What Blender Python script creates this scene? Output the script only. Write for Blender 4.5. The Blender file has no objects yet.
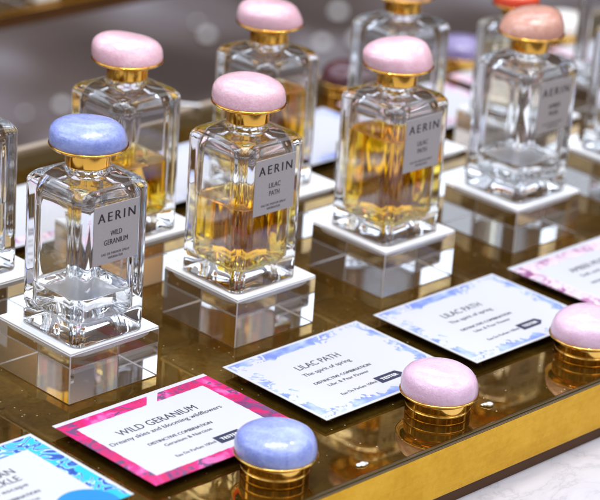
import bpy, bmesh, math, random
from mathutils import Vector, Matrix, noise as mnoise
random.seed(7)
C = bpy.context.scene.collection
SC = bpy.context.scene
MM = 0.001
PI = math.pi

# ------------------------------------------------------------------ materials
class NT:
    """small helper to write shader node trees as expressions"""
    def __init__(s, name):
        s.m = bpy.data.materials.new(name); s.m.use_nodes = True
        s.t = s.m.node_tree; s.t.nodes.clear()
        s.out = s.t.nodes.new('ShaderNodeOutputMaterial')
    def n(s, typ, **kw):
        nd = s.t.nodes.new(typ)
        for k, v in kw.items(): setattr(nd, k, v)
        return nd
    def put(s, inp, v):
        if isinstance(v, bpy.types.NodeSocket): s.t.links.new(v, inp)
        elif v is not None: inp.default_value = v
    def math(s, op, a, b=None, c=None, clamp=False):
        nd = s.n('ShaderNodeMath', operation=op, use_clamp=clamp)
        s.put(nd.inputs[0], a)
        if b is not None: s.put(nd.inputs[1], b)
        if c is not None: s.put(nd.inputs[2], c)
        return nd.outputs[0]
    def mix(s, f, a, b):
        nd = s.n('ShaderNodeMix', data_type='RGBA')
        s.put(nd.inputs[0], f)
        s.put(nd.inputs[6], a if isinstance(a, bpy.types.NodeSocket) else (*a, 1))
        s.put(nd.inputs[7], b if isinstance(b, bpy.types.NodeSocket) else (*b, 1))
        return nd.outputs[2]
    def ramp(s, f, stops, interp='LINEAR'):
        nd = s.n('ShaderNodeValToRGB'); s.put(nd.inputs[0], f)
        cr = nd.color_ramp; cr.interpolation = interp
        while len(cr.elements) < len(stops): cr.elements.new(0.5)
        for e, (p, c) in zip(cr.elements, stops):
            e.position = p; e.color = (*c, 1)
        return nd.outputs[0]
    def coord(s, scale=1000.0, kind='Object'):
        tc = s.n('ShaderNodeTexCoord')
        mp = s.n('ShaderNodeVectorMath', operation='SCALE')
        s.put(mp.inputs[0], tc.outputs[kind]); mp.inputs['Scale'].default_value = scale
        return mp.outputs[0]
    def xyz(s, v):
        nd = s.n('ShaderNodeSeparateXYZ'); s.put(nd.inputs[0], v); return nd.outputs
    def noise(s, v, scale, detail=3, rough=0.5, dist=0.0, color=False):
        nd = s.n('ShaderNodeTexNoise'); s.put(nd.inputs['Vector'], v)
        nd.inputs['Scale'].default_value = scale; nd.inputs['Detail'].default_value = detail
        nd.inputs['Roughness'].default_value = rough; nd.inputs['Distortion'].default_value = dist
        return nd.outputs['Color' if color else 'Fac']
    def voro(s, v, scale, feature='F1', out='Distance', rand=1.0):
        nd = s.n('ShaderNodeTexVoronoi', feature=feature); s.put(nd.inputs['Vector'], v)
        nd.inputs['Scale'].default_value = scale; nd.inputs['Randomness'].default_value = rand
        return nd.outputs[out]
    def bump(s, h, strength=0.2, dist=0.0005):
        nd = s.n('ShaderNodeBump'); s.put(nd.inputs['Height'], h)
        nd.inputs['Strength'].default_value = strength; nd.inputs['Distance'].default_value = dist
        return nd.outputs[0]
    def bsdf(s, base=(.8, .8, .8), rough=.5, metal=0., normal=None, spec=None, coat=0., **kw):
        b = s.n('ShaderNodeBsdfPrincipled')
        s.put(b.inputs['Base Color'], base if isinstance(base, bpy.types.NodeSocket) else (*base, 1))
        s.put(b.inputs['Roughness'], rough); s.put(b.inputs['Metallic'], metal)
        if spec is not None: s.put(b.inputs['Specular IOR Level'], spec)
        b.inputs['Coat Weight'].default_value = coat; b.inputs['Coat Roughness'].default_value = 0.03
        if normal is not None: s.put(b.inputs['Normal'], normal)
        for k, v in kw.items(): s.put(b.inputs[k.replace('_', ' ')], v)
        s.t.links.new(b.outputs[0], s.out.inputs['Surface'])
        return s.m

def glass(name, ior=1.5, color=(1, 1, 1), rough=0.0):
    t = NT(name); g = t.n('ShaderNodeBsdfGlass')
    g.inputs['Color'].default_value = (*color, 1); g.inputs['IOR'].default_value = ior
    g.inputs['Roughness'].default_value = rough
    t.t.links.new(g.outputs[0], t.out.inputs['Surface']); return t.m
def liquid(name, col, dens):
    t = NT(name); g = t.n('ShaderNodeBsdfGlass'); g.inputs['IOR'].default_value = 1.36; g.inputs['Roughness'].default_value = 0
    g.inputs['Color'].default_value = (1, 1, 1, 1)
    t.t.links.new(g.outputs[0], t.out.inputs['Surface'])
    if dens > 0:
        v = t.n('ShaderNodeVolumeAbsorption'); v.inputs['Color'].default_value = (*col, 1); v.inputs['Density'].default_value = dens
        t.t.links.new(v.outputs[0], t.out.inputs['Volume'])
    return t.m

M = {}
M['glass'] = glass('clear_glass', 1.5, (.985, .99, .995))
t = NT('polished_acrylic_edge'); M['polished_edge'] = t.bsdf((.93, .94, .97), .35, 0, None, .5, 0, Transmission_Weight=.45, IOR=1.49)
t = NT('pearly_glint_bead'); M['glint'] = t.bsdf((.9, .9, .88), .08, .55, None, .6, .5)
M['acrylic'] = glass('clear_acrylic', 1.49, (.985, .985, .99))
M['amber'] = liquid('amber_perfume', (.992, .868, .03), 130)
M['pale_amber'] = liquid('pale_amber_perfume', (.97, .84, .5), 26)
M['clear_liquid'] = liquid('clear_perfume', (1, 1, 1), 0)

t = NT('gold_metal'); v = t.coord()
M['gold'] = t.bsdf((.93, .52, .09), t.math('MULTIPLY_ADD', t.noise(v, .3), .08, .06), 1.0)
t = NT('deep_gold_metal'); v = t.coord()
M['deep_gold'] = t.bsdf((.92, .57, .14), t.math('MULTIPLY_ADD', t.noise(v, .3), .06, .05), 1.0)

def stone_mat(name, c1, c2, c3, scale=.055, sss=0.15):
    t = NT(name); v = t.coord()
    oi = t.n('ShaderNodeObjectInfo')
    add = t.n('ShaderNodeVectorMath', operation='ADD'); t.put(add.inputs[0], v)
    sc = t.math('MULTIPLY', oi.outputs['Random'], 300.0); t.put(add.inputs[1], sc)
    w = add.outputs[0]
    f = t.noise(w, scale, 5, .6, 1.4)
    fine = t.noise(w, .5, 4, .7)
    f2 = t.math('MULTIPLY_ADD', fine, .25, t.math('MULTIPLY', f, .8))
    col = t.ramp(f2, [(.30, c1), (.50, c2), (.70, c3)])
    veins = t.noise(w, scale * 1.6, 3, .5, 3.0)
    vm = t.math('MULTIPLY', t.math('SUBTRACT', 1.0, t.math('MULTIPLY', t.math('ABSOLUTE', t.math('SUBTRACT', veins, .5)), 22.0), clamp=True), .35)
    col = t.mix(vm, col, c3)
    fleck = t.math('MULTIPLY', t.math('GREATER_THAN', t.noise(w, .9, 2, .5), .60), .45)
    col = t.mix(fleck, col, c3)
    nrm = t.bump(t.noise(w, .42, 4, .7), .38, .0008)
    return t.bsdf(col, t.math('MULTIPLY_ADD', fine, .2, .1), 0, nrm, .5, .6, Subsurface_Weight=sss, Subsurface_Radius=(.004, .003, .003))
M['stone_blue'] = stone_mat('blue_stone', (.20, .25, .64), (.25, .31, .69), (.37, .44, .79))
M['stone_pink'] = stone_mat('pink_stone', (.70, .40, .48), (.74, .45, .54), (.82, .57, .65))
M['stone_lilac'] = stone_mat('lilac_pink_stone', (.64, .41, .57), (.69, .46, .62), (.77, .56, .71))
M['stone_peach'] = stone_mat('peach_stone', (.44, .20, .15), (.54, .27, .21), (.68, .40, .32), .08)
M['stone_red'] = stone_mat('red_stone', (.55, .03, .015), (.72, .055, .02), (.8, .12, .05))
M['stone_purple'] = stone_mat('purple_stone', (.14, .11, .27), (.20, .16, .34), (.3, .25, .45))
M['stone_maroon'] = stone_mat('maroon_stone', (.035, .008, .012), (.06, .013, .02), (.11, .04, .05))

M['stone_white'] = stone_mat('white_stone', (.62, .58, .54), (.72, .69, .65), (.8, .78, .76))

t = NT('silver_label'); v = t.coord()
M['label'] = t.bsdf(t.mix(t.noise(v, .8, 4), (.42, .40, .405), (.50, .475, .48)), .5, .25)
M['ink'] = NT('black_ink').bsdf((.012, .011, .012), .5)
M['card_ink'] = NT('dark_printing_ink').bsdf((.03, .03, .04), .6)
M['navy'] = NT('navy_printing_ink').bsdf((.018, .022, .06), .5)
M['white_ink'] = NT('white_printing_ink').bsdf((.8, .8, .82), .6)
t = NT('white_satin_plate'); v = t.coord()
M['plate'] = t.bsdf(t.mix(t.noise(v, .05, 4), (.84, .86, .91), (.89, .90, .94)), .3)

# antique brown-gold mirror of the tray
t = NT('antique_gold_mirror'); v = t.coord()
cloud = t.noise(v, .022, 5, .6, .6); fine = t.noise(v, .35, 4, .7)
c = t.ramp(t.math('MULTIPLY_ADD', fine, .3, t.math('MULTIPLY', cloud, .75)), [(.36, (.18, .095, .012)), (.52, (.31, .172, .023)), (.68, (.50, .295, .05))])
spk = t.voro(v, .22); sm = t.math('LESS_THAN', spk, .10)
dust = t.math('MULTIPLY', sm, t.math('GREATER_THAN', t.noise(v, .05, 2), .5))
c = t.mix(t.math('MULTIPLY', dust, .8), c, (.72, .62, .42))
M['mirror'] = t.bsdf(c, t.math('ADD', t.math('MULTIPLY_ADD', fine, .035, .008), t.math('MULTIPLY', dust, .4)), .92, t.bump(t.noise(v, .03, 3), .05, .001))

t = NT('brushed_gold_side'); v = t.coord()
st = t.n('ShaderNodeVectorMath', operation='MULTIPLY'); t.put(st.inputs[0], v); st.inputs[1].default_value = (.02, .02, .35)
scr = t.noise(st.outputs[0], 1.0, 5, .65); bl = t.noise(v, .05, 5, .7); spots = t.noise(v, .3, 4, .7)
c = t.ramp(t.math('ADD', t.math('MULTIPLY', scr, .15), t.math('MULTIPLY_ADD', bl, .5, t.math('MULTIPLY', spots, .35))), [(.36, (.62, .335, .018)), (.5, (.72, .405, .025)), (.64, (.80, .48, .045))])
M['gold_side'] = t.bsdf(c, t.math('MULTIPLY_ADD', bl, .22, .08), .92, t.bump(t.math('ADD', scr, t.math('MULTIPLY', t.noise(v, .018, 2), 6.0)), .09, .002))
M['edge_glass'] = NT('dark_glass_edge').bsdf((.15, .105, .045), .12, .75)
M['cream_gold'] = NT('pale_gold_rim').bsdf((.42, .34, .27), .4, .2)
t = NT('brown_plinth'); v = t.coord()
M['brown'] = t.bsdf(t.mix(t.noise(v, .05, 4), (.075, .03, .009), (.13, .055, .016)), .45, 0, None, .25)
t = NT('white_marble_counter'); v = t.coord()
f = t.noise(v, .012, 6, .65, 2.0)
c = t.ramp(t.math('ABSOLUTE', t.math('SUBTRACT', f, .5)), [(0, (.47, .455, .50)), (.02, (.54, .525, .57)), (.10, (.58, .565, .61))])
M['counter'] = t.bsdf(c, .12, 0, None, .6, .3)
t = NT('taupe_floor'); v = t.coord()
f = t.noise(v, .0021, 2, .5, .4)  # paler patches put soft reflections into the floor colour
M['floor'] = t.bsdf(t.ramp(f, [(.36, (.06, .035, .025)), (.50, (.13, .088, .07)), (.66, (.36, .31, .32))]), .5, 0, None, .2)

# ------------------------------------------------------------------ mesh helpers
def finish(name, bm, mats, parent=None, smooth=False, loc=None):
    me = bpy.data.meshes.new(name)
    bm.normal_update(); bm.to_mesh(me); bm.free()
    for m in (mats if isinstance(mats, (list, tuple)) else [mats]): me.materials.append(m)
    if smooth:
        for p in me.polygons: p.use_smooth = True
    o = bpy.data.objects.new(name, me); C.objects.link(o)
    if parent: o.parent = parent
    if loc: o.location = Vector(loc) * MM
    return o
def thing(name, label, cat, loc=(0, 0, 0), rz=0., group=None):
    o = bpy.data.objects.new(name, None); C.objects.link(o)
    o.empty_display_size = .01
    o.location = Vector(loc) * MM; o.rotation_euler = (0, 0, rz)
    o['label'] = label; o['category'] = cat
    if group: o['group'] = group
    return o
def structure(o):
    o['kind'] = 'structure'; return o

def rsq(w, d, r, z, n=6, sup=.5, ox=0, oy=0):
    """rounded rectangle loop (mm) with support points beside each corner"""
    pts = []; hw, hd = w / 2, d / 2
    r = min(r, hw - .01, hd - .01)
    for k, (sx, sy) in enumerate(((1, 1), (-1, 1), (-1, -1), (1, -1))):
        cx, cy = sx * (hw - r), sy * (hd - r); a0 = k * PI / 2
        s1 = min(sup, (hd - r) * .5 if k % 2 == 0 else (hw - r) * .5)
        s2 = min(sup, (hw - r) * .5 if k % 2 == 0 else (hd - r) * .5)
        p0 = Vector((cx + r * math.cos(a0), cy + r * math.sin(a0), z))
        t0 = Vector((math.sin(a0), -math.cos(a0), 0))
        pts.append(p0 + t0 * s1)
        for i in range(n + 1):
            a = a0 + i / n * PI / 2
            pts.append(Vector((cx + r * math.cos(a), cy + r * math.sin(a), z)))
        a1 = a0 + PI / 2
        pts.append(pts[-1] + Vector((-math.sin(a1), math.cos(a1), 0)) * s2 * 1.0)
    return [p + Vector((ox, oy, 0)) for p in pts]
def loft(bm, loops, cap0=True, cap1=True, flip=False, mi=0):
    rows = [[bm.verts.new(p * MM) for p in lp] for lp in loops]
    fs = []
    for a, b in zip(rows, rows[1:]):
        for i in range(len(a)):
            j = (i + 1) % len(a)
            q = [a[i], a[j], b[j], b[i]]
            fs.append(bm.faces.new(q[::-1] if flip else q))
    if cap0: fs.append(bm.faces.new(rows[0] if flip else rows[0][::-1]))
    if cap1: fs.append(bm.faces.new(rows[-1][::-1] if flip else rows[-1]))
    for f in fs: f.material_index = mi
    return rows
def circ(r, z, n=48, ox=0, oy=0):
    return [Vector((ox + r * math.cos(2 * PI * i / n), oy + r * math.sin(2 * PI * i / n), z)) for i in range(n)]
def lathe(bm, prof, n=64, cap0=True, cap1=True, mi=0):
    return loft(bm, [circ(r, z, n) for r, z in prof], cap0, cap1, False, mi)
def box(bm, x0, x1, y0, y1, z0, z1, mi=0, bev=0., seg=2, bmi=None):
    vs = [bm.verts.new(Vector(p) * MM) for p in ((x0, y0, z0), (x1, y0, z0), (x1, y1, z0), (x0, y1, z0), (x0, y0, z1), (x1, y0, z1), (x1, y1, z1), (x0, y1, z1))]
    fs = [bm.faces.new([vs[i] for i in q]) for q in ((3, 2, 1, 0), (4, 5, 6, 7), (0, 1, 5, 4), (1, 2, 6, 5), (2, 3, 7, 6), (3, 0, 4, 7))]
    for f in fs: f.material_index = mi
    if bev:
        es = list({e for f in fs for e in f.edges})
        r = bmesh.ops.bevel(bm, geom=es, offset=bev * MM, segments=seg, profile=.5, affect='EDGES')
        for f in r['faces']: f.material_index = mi if bmi is None else bmi
_tc = {}
def text_mesh(s, spacing=1.0, bold=0.0):
    key = (s, spacing, bold)
    if key not in _tc:
        cu = bpy.data.curves.new('lettering', 'FONT'); cu.body = s; cu.size = 1.0; cu.space_character = spacing
        cu.offset = bold; cu.resolution_u = 3
        o = bpy.data.objects.new('lettering', cu); C.objects.link(o)
        bpy.context.view_layer.update()
        dg = bpy.context.evaluated_depsgraph_get()
        me = bpy.data.meshes.new_from_object(o.evaluated_get(dg))
        bpy.data.objects.remove(o); bpy.data.curves.remove(cu)
        xs = [v.co.x for v in me.vertices]; ys = [v.co.y for v in me.vertices]
        _tc[key] = (me, min(xs), max(xs), min(ys), max(ys))
    return _tc[key]
def add_text(bm, s, x0, x1, yb, cap, frame, mi, spacing=1.0, bold=0.0):
    """text fitted between x0..x1 (mm), baseline yb, capital height cap, on a frame matrix"""
    me, a, b, lo, hi = text_mesh(s, spacing)
    sx = (x1 - x0) / (b - a); sy = cap / .72
    if bold:
        ex = bold * cap * 1.6
        add_text(bm, s, x0 - ex, x1 - ex, yb, cap, frame, mi, spacing)
        add_text(bm, s, x0 + ex, x1 + ex, yb, cap, frame @ Matrix.Translation((0, 0, .00001)), mi, spacing)
        return
    ov = set(bm.verts); of = set(bm.faces)
    bm.from_mesh(me)
    for v in [q for q in bm.verts if q not in ov]:
        v.co = frame @ (Vector((x0 + (v.co.x - a) * sx, yb + v.co.y * sy, 0)) * MM)
    for f in [q for q in bm.faces if q not in of]: f.material_index = mi

# ------------------------------------------------------------------ perfume bottle
BW = 47.0
OUT = [(0, 44.6, 5), (.3, 46.0, 5.4), (.9, 46.8, 5.7), (1.5, BW, 5.8), (2.3, BW, 5.8), (78.4, BW, 5.8), (79.4, BW, 5.8), (80.4, 46.7, 5.8), (81.6, 45.8, 5.9),
       (83.0, 43.8, 6.2), (83.8, 42.2, 6.5), (84.4, 40, 7), (85.6, 33, 9), (86.6, 27, 11), (87.4, 23.5, 11.4), (88.2, 21.2, 10.55), (89.4, 20.2, 10.05), (91, 20, 9.95), (97, 20, 9.95)]
CAV = [(10.6, 26, 5), (10.7, 31, 6.2), (11.0, 33.4, 6.8), (11.6, 35.2, 7.2), (12.6, 36.4, 7.4), (13.8, 36.8, 7.5), (15, 36.8, 7.5), (66, 36.8, 7.5), (72, 36.7, 7.5),
       (75, 36.3, 7.6), (77.4, 35.0, 8), (78.8, 32, 9), (79.6, 27, 10.5), (80.3, 21, 10), (81, 16.5, 8.2), (82.5, 13.4, 6.65), (88, 13, 6.45), (95, 13, 6.45)]
def cav_at(z):
    for (z0, w0, r0), (z1, w1, r1) in zip(CAV, CAV[1:]):
        if z0 <= z <= z1:
            k = (z - z0) / (z1 - z0); return w0 + (w1 - w0) * k, r0 + (r1 - r0) * k
def make_glass(parent):
    bm = bmesh.new()
    loft(bm, [rsq(w, w, r, z) for z, w, r in OUT])
    loft(bm, [rsq(w, w, r, z) for z, w, r in CAV], flip=True)
    return finish('glass_body', bm, M['glass'], parent, True)
def make_liquid(parent, level, mat):
    g = .12
    prof = [(z - (g if i == 0 else 0), w + 2 * g, r + g) for i, (z, w, r) in enumerate(CAV) if z < level - .6]
    w, r = cav_at(level)
    prof += [(level - .5, w + 2 * g, r + g), (level - .05, w + 2 * g, r + g)]
    bm = bmesh.new()
    # a slight meniscus where the surface meets the glass
    loops = [rsq(w_, w_, r_, z) for z, w_, r_ in prof]
    loops += [rsq(w - 1.2, w - 1.2, r, level - .45), rsq(w - 5, w - 5, r - 1, level - .7), rsq(w - 9, w - 9, r - 2, level - .7)]
    loft(bm, loops)
    return finish('perfume', bm, mat, parent, True)
def make_label(parent, lines):
    """silver label on the front (-Y) face; lettering lies on the same plate"""
    bm = bmesh.new()
    w, z0, z1 = 30.0, 44.0, 76.0; y = -BW / 2
    box(bm, -w / 2, w / 2, y - .45, y + .05, z0, z1, 0, .15)
    fr = Matrix(((1, 0, 0, 0), (0, 0, -1, (y - .47) * MM), (0, 1, 0, 0), (0, 0, 0, 1)))
    add_text(bm, 'AERIN', -12.3, 12.3, 67.0, 5.2, fr, 1, 1.35, .02)
    a, b, wa, wb = lines
    add_text(bm, a, -wa / 2, wa / 2, 58.8, 3.0, fr, 1, 1.0, .018)
    add_text(bm, b, -wb / 2, wb / 2, 54.2, 3.0, fr, 1, 1.0, .018)
    add_text(bm, 'EAU DE PARFUM SPRAY', -9.3, 9.3, 48.6, 1.35, fr, 1, 1.05, .02)
    add_text(bm, 'VAPORISATEUR', -5, 5, 46.4, 1.35, fr, 1, 1.05, .02)
    return finish('label', bm, [M['label'], M['ink']], parent)
def make_stone(parent, mat, seed, z, h=16., r=20.6, tilt=(0, 0), egg=.06, name='stone'):
    """irregular polished pebble sitting in the flange"""
    prof = [(.97, 0), (.99, .02), (1.0, .06), (1.0, .18), (.992, .32), (.97, .48), (.925, .63), (.855, .755), (.75, .855), (.61, .925), (.44, .968), (.25, .99), (.08, 1.0)]
    rnd = random.Random(seed); ph = rnd.random() * 6.28; ph2 = rnd.random() * 6.28
    bm = bmesh.new(); loops = []
    for k, (rr, zz) in enumerate(prof):
        lp = []
        for i in range(56):
            a = 2 * PI * i / 56
            wob = 1 + (egg * math.cos(a - ph) + egg * .5 * math.cos(2 * a - ph2)) * min(1, zz * 1.6)
            x, y = rr * r * wob * math.cos(a), rr * r * wob * math.sin(a)
            dz = zz * h * (1 + rr * (.03 * math.sin(a * 2 + ph) + .02 * math.cos(a + ph2)))
            dz += zz * (tilt[0] * x + tilt[1] * y)
            nz = mnoise.noise(Vector((x * .07 + seed * 3.1, y * .07, zz * 2))) * .28 * min(1, zz * 2)
            lp.append(Vector((x * (1 + nz * .03), y * (1 + nz * .03), z + dz + nz)))
        loops.append(lp)
    loft(bm, loops)
    return finish(name, bm, mat, parent, True)
def make_flange(parent, z, mat, r=20.6):
    bm = bmesh.new()
    lathe(bm, [(11, z - 2.2), (15, z - 1.9), (19, z - 1.1), (r - .4, z - .1), (r, z + .35), (r - .1, z + .8), (r - .7, z + 1.0), (r - 1.6, z + .7), (15, z + .5)], 72)
    return finish('flange', bm, mat, parent, True)
def make_collar(parent, z0, z1, r, mat):
    bm = bmesh.new()
    lathe(bm, [(r - .5, z0), (r - .1, z0 + .15), (r, z0 + .5), (r, z0 + 1), (r, z1 - 2.6), (r - .05, z1 - 2.2), (r - .5, z1 - 1.9), (r - .5, z1 - 1.5), (r - .05, z1 - 1.2), (r, z1 - .8), (r - .2, z1)], 64)
    return finish('collar', bm, mat, parent, True)

def bottle(label, loc, rz, stone, seed, level, liq, lines, group, tilt=(0, 0), egg=.06, h=16.):
    b = thing('perfume_bottle', label, 'perfume bottle', loc, rz, group)
    make_glass(b)
    if level: make_liquid(b, level, liq)
    if lines: make_label(b, lines)
    make_collar(b, 89.6, 99.4, 11.7, M['gold'])
    make_flange(b, 100.2, M['gold'])
    make_stone(b, stone, seed, 100.9, h * .80, 20.0, tilt, egg)
    return b

# ------------------------------------------------------------------ acrylic stand
S, H = 60.0, 28.0
def stand(label, x, y, group):
    s = thing('acrylic_block', label, 'display block', (x + S / 2, y + S / 2, 0), 0, group)
    bm = bmesh.new()
    box(bm, -S / 2, S / 2, -S / 2, S / 2, .1, H, 0, .5, 1, 1)
    finish('block', bm, [M['acrylic'], M['polished_edge']], s)
    bm = bmesh.new()
    loft(bm, [rsq(S - 4.4, S - 4.4, 11, H - 3.4), rsq(S - 3.8, S - 3.8, 11, H - 3.0), rsq(S - 3.6, S - 3.6, 11, H - .4)], True, True)
    box(bm, -S / 2 + .3, S / 2 - .3, -S / 2 + .3, S / 2 - .3, H + .02, H + .9, 0, .2)
    finish('white_plate', bm, M['plate'], s)
    return s

SP = 116.2
# ------------------------------------------------------------------ tray and ground
X0, X1, YF, YB = -320., 1250., -147., 300.
tray = thing('mirrored_tray', 'long mirrored gold display tray carrying all the perfume bottles', 'tray', ((X0 + X1) / 2, (YF + YB) / 2, -38))
cx, cy = (X0 + X1) / 2, (YF + YB) / 2
def tbox(name, mat, x0, x1, y0, y1, z0, z1, bev=.0):
    bm = bmesh.new(); box(bm, x0 - cx, x1 - cx, y0 - cy, y1 - cy, z0 + 38, z1 + 38, 0, bev)
    return finish(name, bm, mat, tray)
tbox('mirror_top', M['mirror'], X0, X1, YF + 1.8, YB - 16, -2.2, 0)
tbox('front_glass_edge', M['edge_glass'], X0, X1, YF - .9, YF + 1.8, -2.2, .25, .8)
tbox('back_glass_edge', M['edge_glass'], X0, X1, YB - 16, YB + 7, -2.2, .25, .3)
tbox('back_rim', M['cream_gold'], X0, X1, YB + 7, YB + 12, -2.2, 3.0, .8)
tbox('gold_side', M['gold_side'], X0, X1, YF, YB + 9, -31, -2.22, .6)
tbox('plinth', M['brown'], X0, X1, YF + 1.5, YB - 1.5, -38, -31.02)

bm = bmesh.new(); box(bm, -700, 1700, -560, 330, -80, -38.1, 0, 2)
o = finish('counter', bm, M['counter']); o['label'] = 'white marble counter under the mirrored gold tray'; o['category'] = 'counter'
bm = bmesh.new(); box(bm, -9000, 16000, -9000, 16000, -960, -950)
structure(finish('floor', bm, M['floor']))

# ------------------------------------------------------------------ front row and back row
G1, G2 = 'perfume bottles in the front row', 'perfume bottles in the back row'
GB1, GB2 = 'acrylic blocks of the front row', 'acrylic blocks of the back row'
LP = ('LILAC', 'PATH', 8.6, 7.6)
# (column, dx, dy, rot, stone, level, liquid, lines, tilt, egg, h, label)
front = [
 (0, 28.3, 25, 0, 'stone_blue', 25, 'clear_liquid', ('WILD', 'GERANIUM', 7.6, 15.6), (.02, .0), .05, 15.5, 'nearly empty clear glass perfume bottle with a blue stone cap, Wild Geranium label'),
 (1, 26.5, 28, 0, 'stone_pink', 47, 'amber', LP, (-.03, .02), .05, 16.5, 'half full amber Lilac Path bottle with pink stone cap, right of the blue capped bottle'),
 (2, 28, 28, 0, 'stone_pink', 62, 'amber', LP, (.08, -.03), .09, 17, 'mostly full amber Lilac Path bottle with pink stone cap, left of the peach capped bottle'),
 (3, 29.4, 28, 0, 'stone_peach', 24, 'clear_liquid', ('AMBER', 'MUSK', 11, 8.6), (.12, -.08), .10, 16, 'almost empty clear perfume bottle with a peach brown stone cap'),
 (4, 28, 28, 0, 'stone_blue', 30, 'clear_liquid', None, (0, 0), .05, 16, 'clear glass bottle cut off by the right edge, on the rightmost acrylic block'),
]
back = [
 (0, 24, 126, 0, 'stone_blue', 40, 'clear_liquid', (0, 0), .0, 'clear glass bottle cut off by the left edge of the photo'),
 (1, 20, 120.6, 0, 'stone_pink', 43, 'amber', (.1, -.05), .10, 'amber perfume bottle with pink stone cap directly behind the blue capped bottle'),
 (2, 22, 128, 0, 'stone_pink', 61, 'amber', (.05, .02), .08, 'amber filled bottle with pale pink stone cap behind the half full Lilac Path bottle'),
 (3, 22, 127, 0, 'stone_pink', 0, None, (0, 0), .05, 'empty clear glass bottle with gold collar, its cap cut by the top edge'),
 (4, 18, 127, 0, 'stone_red', 66, 'pale_amber', (.05, 0), .06, 'pale yellow perfume bottle with a bright red stone cap behind the peach one'),
 (5, 19, 126, 0, 'stone_pink', 0, None, (0, 0), .05, 'clear glass bottle at the top right corner of the photo'),
]
BL1 = ['acrylic block with white plate under the blue capped bottle', 'acrylic block with white plate under the half full Lilac Path bottle',
       'acrylic block with white plate under the mostly full Lilac Path bottle', 'acrylic block with white plate under the peach capped bottle',
       'acrylic block with white plate cut off by the right edge']
BL2 = ['acrylic block at the left edge of the photo behind the blue capped bottle', 'acrylic block with white plate seen between the blue capped and half full bottles',
       'acrylic block with white plate seen between the two Lilac Path bottles', 'acrylic block with white plate behind the mostly full Lilac Path bottle',
       'acrylic block under the red capped bottle', 'acrylic block under the clear bottle in the top right corner']
PZ = H + .95
for i, dx, dy, rz, st, lv, lq, ln, tl, eg, hh, lab in front:
    stand(BL1[i], i * SP, 0, GB1)
    bottle(lab, (i * SP + dx, dy, PZ), rz, M[st], 11 + i * 7, lv, M[lq] if lq else None, ln, G1, tl, eg, hh)
for i, dx, dy, rz, st, lv, lq, tl, eg, lab in back:
    stand(BL2[i], i * SP - 2, 93, GB2)
    b = bottle(lab, (i * SP + dx, dy, PZ), rz + PI, M[st], 101 + i * 5, lv, M[lq] if lq else None, None, G2, tl, eg)
    if st == 'stone_red': b.scale = (.78, .78, .76)   # a smaller size of bottle

# ------------------------------------------------------------------ tester caps
def tester(label, loc, stone, seed, group, tilt=(0, 0), rz=0):
    t = thing('tester_cap', label, 'tester cap', loc, rz, group)
    bm = bmesh.new()
    lathe(bm, [(16.6, 0), (17.0, .1), (17.2, .3), (17.2, .7), (17.2, 4.0), (17.2, 4.4), (17.0, 4.6), (16.7, 4.7), (16.7, 5.1), (17.0, 5.2), (17.2, 5.4), (17.2, 5.8), (17.2, 9.0), (17.2, 9.6), (16.9, 9.9), (16, 10.0)], 72)
    finish('gold_base', bm, M['deep_gold'], t, True)
    make_flange(t, 11.6, M['deep_gold'], 21.0)
    make_stone(t, stone, seed, 12.2, 13.2, 20.3, tilt, .04)
    return t
GT = 'stone tester caps along the front edge'
tester('blue stone tester cap on a gold base at the bottom of the photo', (33, -118, 0), M['stone_blue'], 301, GT, (.02, .0))
tester('lilac pink stone tester cap between two Lilac Path cards and the tray edge', (149.5, -119.5, 0), M['stone_lilac'], 305, GT, (0, .03))
tester('lilac pink stone tester cap cut off by the right edge', (269.5, -120.5, 0), M['stone_lilac'], 309, GT, (.02, .02))
GTB = 'stone tester caps along the far edge'
tester('dark maroon blurred tester cap far behind between the bottles', (478, 270, 0), M['stone_maroon'], 311, GTB)
tester('purple blurred tester cap on gold base left of the red capped bottle', (598, 268, 0), M['stone_purple'], 315, GTB)
tester('white blurred tester cap just right of the peach stone cap', (716, 268, 0), M['stone_white'], 319, GTB)

# ------------------------------------------------------------------ printed cards
CW, CH = 102.0, 78.6
def border(t, x, y, l, r, b, tp):
    """1 outside the white panel, 0 inside (mm coordinates on the card)"""
    a = t.math('MAXIMUM', t.math('LESS_THAN', x, l), t.math('GREATER_THAN', x, r))
    c = t.math('MAXIMUM', t.math('LESS_THAN', y, b), t.math('GREATER_THAN', y, tp))
    return t.math('MAXIMUM', a, c)
WHITE = (.50, .51, .565)
def mat_pink():
    t = NT('magenta_watercolour_card'); v = t.coord(); x, y, _ = t.xyz(v)
    wob = t.noise(v, .25, 2)
    xx = t.math('MULTIPLY_ADD', t.math('SUBTRACT', wob, .5), 1.2, x); yy = t.math('MULTIPLY_ADD', t.math('SUBTRACT', wob, .5), -1.2, y)
    m = border(t, xx, yy, 7, 92, 7.5, 68)
    n1 = t.noise(v, .05, 5, .6, .8)
    n2 = t.noise(v, .09, 4, .6, 1.5)
    col = t.ramp(n1, [(.36, (.10, .03, .12)), (.42, (.40, .01, .13)), (.47, (.50, .006, .09)), (.53, (.55, .010, .20)), (.62, (.62, .12, .36))])
    col = t.mix(t.math('GREATER_THAN', n2, .57), col, (.13, .05, .14))
    notch = t.math('MULTIPLY', t.math('LESS_THAN', t.math('ABSOLUTE', t.math('SUBTRACT', t.math('MULTIPLY_ADD', t.math('SUBTRACT', y, 71), -.9, xx), 59.5)), 3.6), t.math('GREATER_THAN', y, 60))
    m = t.math('MULTIPLY', m, t.math('SUBTRACT', 1.0, notch))
    m = t.math('MULTIPLY', m, t.math('LESS_THAN', y, CH - 3.0))
    return t.bsdf(t.mix(m, WHITE, col), .38)
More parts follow.
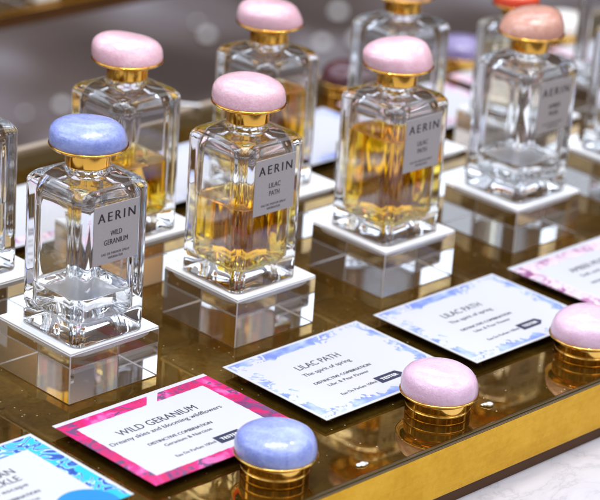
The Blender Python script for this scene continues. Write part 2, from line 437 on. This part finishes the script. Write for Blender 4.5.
def mat_lilac():
    t = NT('lilac_blossom_card'); v = t.coord(); x, y, _ = t.xyz(v)
    dx = t.math('MINIMUM', x, t.math('SUBTRACT', CW, x)); dy = t.math('MINIMUM', y, t.math('SUBTRACT', CH, y))
    d = t.math('MINIMUM', dx, dy)
    n = t.noise(v, .09, 3, .6, .6)
    edge = t.math('MAXIMUM', t.math('MULTIPLY_ADD', n, 30.0, -7.5), t.math('MULTIPLY', t.math('GREATER_THAN', y, CH - 8.5), t.math('MULTIPLY', t.math('LESS_THAN', x, 66), 20.0)))
    sheet = t.math('MULTIPLY', t.math('LESS_THAN', d, edge), t.math('GREATER_THAN', d, 1.8))
    solid = t.math('GREATER_THAN', t.noise(v, .035, 1), .47)
    petals = t.math('GREATER_THAN', t.noise(v, .13, 2, .5, 2.5), .51)
    m2 = t.math('MULTIPLY', sheet, t.math('MAXIMUM', solid, petals))
    blob = t.math('LESS_THAN', t.voro(v, .055), .42)
    inner = t.math('GREATER_THAN', t.noise(v, .25, 2, .5, 1.0), .47)
    m2 = t.math('MULTIPLY', m2, t.math('SUBTRACT', 1.0, t.math('MULTIPLY', blob, inner)))
    col = t.ramp(t.noise(v, .12, 3), [(.35, (.15, .21, .60)), (.5, (.24, .32, .74)), (.65, (.38, .46, .82))])
    return t.bsdf(t.mix(m2, WHITE, col), .38)
def mat_blue():
    t = NT('turquoise_swirl_card'); v = t.coord(); x, y, _ = t.xyz(v)
    m = border(t, x, y, 8, 90, 7, 66)
    n1 = t.noise(v, .035, 2, .5, 2.2)
    stripes = t.math('SINE', t.math('MULTIPLY', n1, 38.0))
    col = t.ramp(t.math('MULTIPLY_ADD', stripes, .5, .5), [(.0, (.01, .05, .30)), (.28, (.02, .18, .62)), (.42, (.80, .88, .93)), (.55, (.02, .38, .78)), (.85, (.01, .40, .62))])
    big = t.noise(v, .03, 2)
    col = t.mix(t.math('GREATER_THAN', big, .52), col, (.01, .42, .64))
    m = t.math('MULTIPLY', m, t.math('MULTIPLY', t.math('LESS_THAN', y, CH - 2), t.math('LESS_THAN', x, CW - 2)))
    r2 = t.math('SQRT', t.math('ADD', t.math('POWER', t.math('SUBTRACT', x, 78), 2), t.math('POWER', t.math('SUBTRACT', y, 4), 2)))
    disc = t.math('LESS_THAN', r2, 16)
    c = t.mix(m, WHITE, col)
    return t.bsdf(t.mix(disc, c, (.008, .20, .58)), .38)
def mat_floral(name, c1, c2, seed):
    t = NT(name); v0 = t.coord()
    add = t.n('ShaderNodeVectorMath', operation='ADD'); t.put(add.inputs[0], v0); add.inputs[1].default_value = (seed, seed * .7, 0)
    v = add.outputs[0]; x, y, _ = t.xyz(v0)
    dx = t.math('MINIMUM', x, t.math('SUBTRACT', CW, x)); dy = t.math('SUBTRACT', CH - 2, y)
    band = t.math('MULTIPLY', t.math('LESS_THAN', t.math('MINIMUM', dx, dy), 10), t.math('GREATER_THAN', dy, 2))
    n = t.noise(v, .1, 4, .65, 1.5)
    col = t.ramp(n, [(.32, c2), (.42, c1), (.5, WHITE), (.58, (.85, .55, .68)), (.66, (.88, .45, .38)), (.74, c1)])
    return t.bsdf(t.mix(band, WHITE, col), .38)
M['card_pink'] = mat_pink(); M['card_lilac'] = mat_lilac(); M['card_blue'] = mat_blue()
M['card_floral'] = mat_floral('pink_floral_card', (.42, .12, .32), (.14, .05, .14), 12)
M['card_rose'] = mat_floral('rose_card', (.80, .25, .50), (.6, .1, .35), 40)

def card(label, x, y, mat, texts, group, rz=0, tag=None):
    c = thing('printed_card', label, 'card', (x, y, 0), rz, group)
    bm = bmesh.new(); box(bm, 0, CW, 0, CH, 4.35, 4.75, 0, .08)
    fr = Matrix.Translation((0, 0, 4.80 * MM))
    for s, a, b, yb, cap, bold in texts: add_text(bm, s, a, b, yb, cap, fr, 1, 1.0, bold)
    if tag:
        q = [bm.verts.new(Vector(p) * MM) for p in ((55.2, 13.2, 4.80), (69.5, 13.2, 4.80), (73.8, 16.6, 4.80), (71.8, 20.6, 4.80), (55.2, 20.6, 4.80))]
        bm.faces.new(q).material_index = 2
        fr2 = Matrix.Translation((0, 0, 4.85 * MM))
        add_text(bm, tag, 58, 70, 15.6, 2.6, fr2, 3, 1.0, .02)
    finish('printed_sheet', bm, [mat, M['card_ink'], M['navy'], M['white_ink']], c)
    bm = bmesh.new(); box(bm, 1.5, CW - 1.5, 1.5, CH - 1.5, 3.0, 4.3, 0, .3)
    finish('acrylic_backing', bm, M['acrylic'], c)
    for fx, fy in ((9, 8), (CW - 9, 8), (9, CH - 8), (CW - 9, CH - 8)):
        bm = bmesh.new(); lathe(bm, [(3.0, .05), (3.2, .3), (3.2, 2.2), (3.0, 2.55)], 20)
        finish('foot', bm, M['acrylic'], c, False, (fx, fy, 0))
    return c
GC = 'printed cards along the front of the tray'
COMBO = ('DISTINCTIVE COMBINATION', 25, 67, 32.8, 2.5, .03)
EDP = ('Eau De Parfum 100ml', 28, 54, 15.7, 2.4, .016)
TW = [('WILD GERANIUM', 20.4, 72, 49.3, 5.6, .008), ('Dreamy skies and blooming wildflowers', 9.5, 83, 43.0, 3.4, .014), COMBO, ('Geranium & Narcisse', 31, 62, 27.4, 2.7, .016), EDP]
TL = [('LILAC PATH', 30.3, 62, 50.6, 5.4, .008), ('The spirit of spring', 27.2, 62, 43.0, 3.4, .014), COMBO, ('Lilac & Pear Flower', 30, 60, 27.4, 2.7, .016), EDP]
TM = [('MEDITERRANEAN', 19, 71, 50.4, 5.4, .008), ('HONEYSUCKLE', 23, 69, 42.8, 5.4, .008), ('A glamorous escape', 21, 68, 36.6, 3.2, .014), ('DISTINCTIVE COMBINATION', 25, 68.6, 28.4, 2.5, .03), ('Honeysuckle & Citrus', 30, 64, 23, 2.6, .016)]
TA = [('AMBER MUSK', 28, 64, 50.6, 5.4, .008), ('Soft and sensual', 28, 62, 43.0, 3.4, .014), COMBO, ('Amber & Musk', 34, 58, 27.4, 2.7, .016), EDP]
SPC = 115.6
CX = -27.4; CY = -98.6
card('blue and turquoise swirl bordered card in the lower left corner', CX - SPC, CY, M['card_blue'], TM, GC)
card('magenta bordered Wild Geranium card before the blue capped bottle', CX, CY, M['card_pink'], TW, GC, 0, 'TESTER')
card('blue lilac bordered Lilac Path card before the half full bottle', CX + SPC, CY, M['card_lilac'], TL, GC, 0, 'TESTER')
card('blue lilac bordered Lilac Path card before the mostly full bottle', CX + 2 * SPC, CY, M['card_lilac'], TL, GC, 0, 'TESTER')
card('pink floral bordered card cut off by the right edge', CX + 3 * SPC, CY, M['card_floral'], TA, GC, 0, 'TESTER')
GCB = 'printed cards along the far side of the tray'
labs = ['white card glimpsed at the left behind the blue capped bottle', 'white card glimpsed right of the half full bottle', 'white card behind the mostly full bottle far back',
        'white card near the maroon cap far back', 'pink printed card below the purple tester cap', 'white card at the far right behind the peach cap']
for k, lb in enumerate(labs):
    i = k + 1
    card(lb, i * SP + 87, 252, M['card_rose'] if i == 5 else M['card_lilac'] if i in (2, 3) else M['card_floral'], [], GCB, PI)

# ------------------------------------------------------------------ small loose things, with beads standing for light glints
p = thing('glint_bead', 'tiny white glossy bead standing for a light glint on the mirror near the front edge', 'light glint', (177, -131.5, 0))  # beads modelled in place of light reflections on the mirror
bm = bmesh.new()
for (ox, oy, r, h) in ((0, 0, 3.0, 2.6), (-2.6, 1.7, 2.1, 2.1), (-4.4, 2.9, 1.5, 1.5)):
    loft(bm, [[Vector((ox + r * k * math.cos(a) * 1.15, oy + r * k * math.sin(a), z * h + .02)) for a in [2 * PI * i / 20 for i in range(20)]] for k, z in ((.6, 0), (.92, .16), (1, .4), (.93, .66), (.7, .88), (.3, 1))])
finish('bead', bm, M['glint'], p, True); p.scale = (.7, .7, .7)
p = thing('glint_bead', 'tiny white glossy bead standing for a light glint on the mirror right of the blue tester cap', 'light glint', (74.5, -138, 0), .4)  # second bead in place of a light reflection
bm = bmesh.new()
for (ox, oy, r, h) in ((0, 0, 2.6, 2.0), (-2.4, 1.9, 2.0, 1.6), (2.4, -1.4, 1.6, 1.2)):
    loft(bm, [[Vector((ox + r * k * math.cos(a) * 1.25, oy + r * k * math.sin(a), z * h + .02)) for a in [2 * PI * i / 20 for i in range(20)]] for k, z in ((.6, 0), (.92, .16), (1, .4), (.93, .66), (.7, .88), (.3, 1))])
finish('bead', bm, M['glint'], p, True); p.scale = (.75, .75, .7)
p = thing('paper_slip', 'thin white paper slip lying on the far rim of the tray', 'paper slip', (361.5, 311, 3.6), math.radians(-50))
bm = bmesh.new(); box(bm, -8.5, 8.5, -1.5, 1.5, .02, 1.0, 0, .2); finish('slip', bm, M['plate'], p)

# ------------------------------------------------------------------ far display
far = thing('far_display_table', 'brown edged display table across the top left corner', 'display table', (400, 800, -60))
def fbox(name, mat, x0, x1, y0, y1, z0, z1, bev=0.):
    bm = bmesh.new(); box(bm, x0 - 400, x1 - 400, y0 - 800, y1 - 800, z0 + 60, z1 + 60, 0, bev); return finish(name, bm, mat, far)
fbox('brown_edge', M['brown'], -600, 640, 556, 1200, -11, -.2, .5)
fbox('gold_trim', M['gold'], -600, 640, 555.4, 1200, -.15, .6, .2)
fbox('top_panel', M['mirror'], -598, 638, 560, 1190, .65, 1.6, .2)

# things standing on the far display, and glowing domes added as light glints on the floor beyond it
def far_card(x, y, w, d, lab):
    c = thing('small_box', lab, 'box', (x, y, 1.7)); bm = bmesh.new(); box(bm, 0, w, 0, d, 0, 16, 0, 1.2)
    finish('carton', bm, M['plate'], c); bm = bmesh.new(); box(bm, -.6, w + .6, -.6, d + .6, 16.02, 22, 0, 1.2); finish('lid', bm, M['cream_gold'], c)
far_card(428, 564, 24, 40, 'small white box on the far display, right one at the top left corner')
s_ = stand('acrylic block on the far brown edged display at the top left corner', 356, 562, None); s_.location.z = 1.7 * MM

t = NT('floor_glint_emission'); e = t.n('ShaderNodeEmission'); e.inputs['Color'].default_value = (.92, .93, 1, 1); e.inputs['Strength'].default_value = 1.3
t.t.links.new(e.outputs[0], t.out.inputs['Surface']); M['floor_glow'] = t.m
for (x, y, rr) in ((2037, 2470, 9), (1950, 2473, 4.5), (2578, 2652, 10), (2942, 2622, 12), (2749, 2479, 11), (2830, 2455, 13), (2620, 2730, 5)):  # glowing domes added in place of reflection glints on the floor
    l = thing('floor_glint', 'small glowing dome added as a floor light glint out of focus in the dark background', 'floor lamp', (x, y, -950), 0, 'added glowing glints in the blurred background')
    bm = bmesh.new(); lathe(bm, [(rr * 1.4, .1), (rr * 1.4, 6), (rr * 1.1, 8)], 20); finish('glint_base', bm, M['brown'], l)
    bm = bmesh.new(); lathe(bm, [(rr, 8.1), (rr * .9, 8.1 + rr * .5), (rr * .6, 8.1 + rr * .85), (rr * .1, 8.1 + rr)], 20); finish('glint_dome', bm, M['floor_glow'], l, True)

# ------------------------------------------------------------------ camera
cam = bpy.data.cameras.new('camera'); co = bpy.data.objects.new('camera', cam); C.objects.link(co)
r_ = Vector((0.712586405735411, -0.698412799135921, 0.06663464837617078)); u_ = Vector((0.22109516356864528, 0.31368509248117915, 0.9234276319244664)); w_ = -Vector((0.6658359730501516, 0.6432893787077489, -0.37794342464733527))
mw = Matrix((r_, u_, w_)).transposed().to_4x4(); mw.translation = Vector((-704.1745877690464, -836.5553324355499, 539.0809254377729)) * MM
co.matrix_world = mw
cam.sensor_width = 36; cam.sensor_fit = 'HORIZONTAL'; cam.lens = 2363.8 / 600 * 36
cam.clip_start = .05; cam.clip_end = 100
cam.dof.use_dof = True; cam.dof.focus_distance = 1.225; cam.dof.aperture_fstop = cam.lens / 15.0; cam.dof.aperture_blades = 0
SC.camera = co

# ------------------------------------------------------------------ light
w = bpy.data.worlds.new('World'); SC.world = w; w.use_nodes = True
nt = w.node_tree; bg = nt.nodes['Background']
tc = nt.nodes.new('ShaderNodeTexCoord'); sp = nt.nodes.new('ShaderNodeSeparateXYZ'); nt.links.new(tc.outputs['Generated'], sp.inputs[0])
rp = nt.nodes.new('ShaderNodeValToRGB')
def wn(op, a, b=None, c=None):
    nd = nt.nodes.new('ShaderNodeMath'); nd.operation = op
    for k, q in enumerate((a, b, c)):
        if q is None: continue
        if isinstance(q, bpy.types.NodeSocket): nt.links.new(q, nd.inputs[k])
        else: nd.inputs[k].default_value = q
    return nd.outputs[0]
def wnoise(scale, detail, dist=0):
    nz = nt.nodes.new('ShaderNodeTexNoise'); nz.inputs['Scale'].default_value = scale; nz.inputs['Detail'].default_value = detail; nz.inputs['Distortion'].default_value = dist
    nt.links.new(tc.outputs['Generated'], nz.inputs['Vector']); return nz.outputs['Fac']
Z = sp.outputs['Z']
# the shop around the display: dark below, brown at eye level with added warm glows, added cool bright patches above
nt.links.new(wn('ADD', wn('MULTIPLY_ADD', Z, .5, .5), wn('MULTIPLY_ADD', wnoise(3.2, 3), .36, -.18)), rp.inputs[0])
cr = rp.color_ramp
for p, c in ((.30, (.03, .018, .012)), (.5, (.045, .028, .018)), (.70, (.09, .058, .034)), (.785, (.22, .215, .25)), (.845, (.42, .45, .52)), (.95, (.30, .31, .34))):
    e = cr.elements.new(p); e.color = (*c, 1)
cr.elements.remove(cr.elements[0]); cr.elements.remove(cr.elements[-1])
vo = nt.nodes.new('ShaderNodeTexVoronoi'); vo.inputs['Scale'].default_value = 9.0; nt.links.new(tc.outputs['Generated'], vo.inputs['Vector'])
glow = wn('MULTIPLY', wn('POWER', wn('SUBTRACT', 1.0, wn('MINIMUM', wn('MULTIPLY', vo.outputs['Distance'], 2.6), 1.0)), 2.0), wn('MULTIPLY', wn('GREATER_THAN', Z, .02), wn('LESS_THAN', Z, .62)))
mx = nt.nodes.new('ShaderNodeMix'); mx.data_type = 'RGBA'; mx.blend_type = 'ADD'; mx.inputs[0].default_value = 1
gl = nt.nodes.new('ShaderNodeMix'); gl.data_type = 'RGBA'; nt.links.new(glow, gl.inputs[0]); gl.inputs[6].default_value = (0, 0, 0, 1); gl.inputs[7].default_value = (.95, .52, .18, 1)
# unseen rows of cool bright patches added overhead for contrast in the glass
iz = wn('MAXIMUM', Z, .08)
pu = wn('FRACT', wn('MULTIPLY_ADD', wn('DIVIDE', sp.outputs['X'], iz), .95, .3)); pv = wn('FRACT', wn('MULTIPLY_ADD', wn('DIVIDE', sp.outputs['Y'], iz), .75, .55))
panel = wn('MULTIPLY', wn('MULTIPLY', wn('LESS_THAN', pu, .56), wn('LESS_THAN', pv, .62)), wn('GREATER_THAN', Z, .50))
pm = nt.nodes.new('ShaderNodeMix'); pm.data_type = 'RGBA'; nt.links.new(panel, pm.inputs[0]); nt.links.new(rp.outputs[0], pm.inputs[6]); pm.inputs[7].default_value = (2.15, 2.4, 2.85, 1)
nt.links.new(pm.outputs[2], mx.inputs[6])
nt.links.new(gl.outputs[2], mx.inputs[7])
nt.links.new(mx.outputs[2], bg.inputs['Color']); bg.inputs['Strength'].default_value = 1.0

def area(name, loc, target, size, power, color=(1, 1, 1), shape='RECTANGLE', sy=None):
    l = bpy.data.lights.new(name, 'AREA'); l.shape = shape; l.size = size
    if shape == 'RECTANGLE': l.size_y = sy or size
    l.energy = power; l.color = color
    o = bpy.data.objects.new(name, l); C.objects.link(o); o.location = loc
    o.rotation_euler = (Vector(target) - Vector(loc)).to_track_quat('-Z', 'Y').to_euler()
    return o
area('overhead_softbox', (.25, .1, 1.9), (.25, 0, 0), 1.1, 13, (.95, .975, 1.0), 'RECTANGLE', .5)  # unseen soft light added overhead
area('left_softbox', (-1.1, .5, 1.5), (.2, 0, .05), .9, 8, (.88, .94, 1.0), 'RECTANGLE', 1.0)  # unseen cool light added from the left
area('front_right_softbox', (.7, -1.2, 1.7), (.25, 0, .05), .9, 8, (1.0, .97, .94), 'RECTANGLE', .8)  # unseen warm fill added at the front right
area('left_strip', (-1.0, 1.3, .95), (.2, .1, .1), .3, 2.6, (.74, .86, 1.0), 'RECTANGLE', 1.3)  # unseen strip added for bright edges on the glass
area('right_strip', (1.5, -.75, .95), (.25, .05, .1), .3, .7, (.76, .87, 1.0), 'RECTANGLE', 1.3)  # weaker added strip on the right, also for glass edges
for k, (x, y) in enumerate(((-.35, -.25), (.1, -.45), (.55, -.2), (.0, .25), (.5, .35), (.95, .1))):
    area('spot_lamp', (x, y, 1.7), (x * .5 + .1, y * .3, 0), .035, 3.6, (1.0, .95, .88), 'DISK')

# ------------------------------------------------------------------ render settings
cy_ = SC.cycles
cy_.use_denoising = True; cy_.max_bounces = 24; cy_.transmission_bounces = 20; cy_.glossy_bounces = 10; cy_.diffuse_bounces = 4; cy_.volume_bounces = 0
cy_.transparent_max_bounces = 8; cy_.caustics_refractive = True; cy_.caustics_reflective = True; cy_.blur_glossy = .4
cy_.sample_clamp_indirect = 6.0; cy_.sample_clamp_direct = 0
vs = SC.view_settings; vs.view_transform = 'Standard'; vs.look = 'None'; vs.exposure = 0.0; vs.gamma = 1
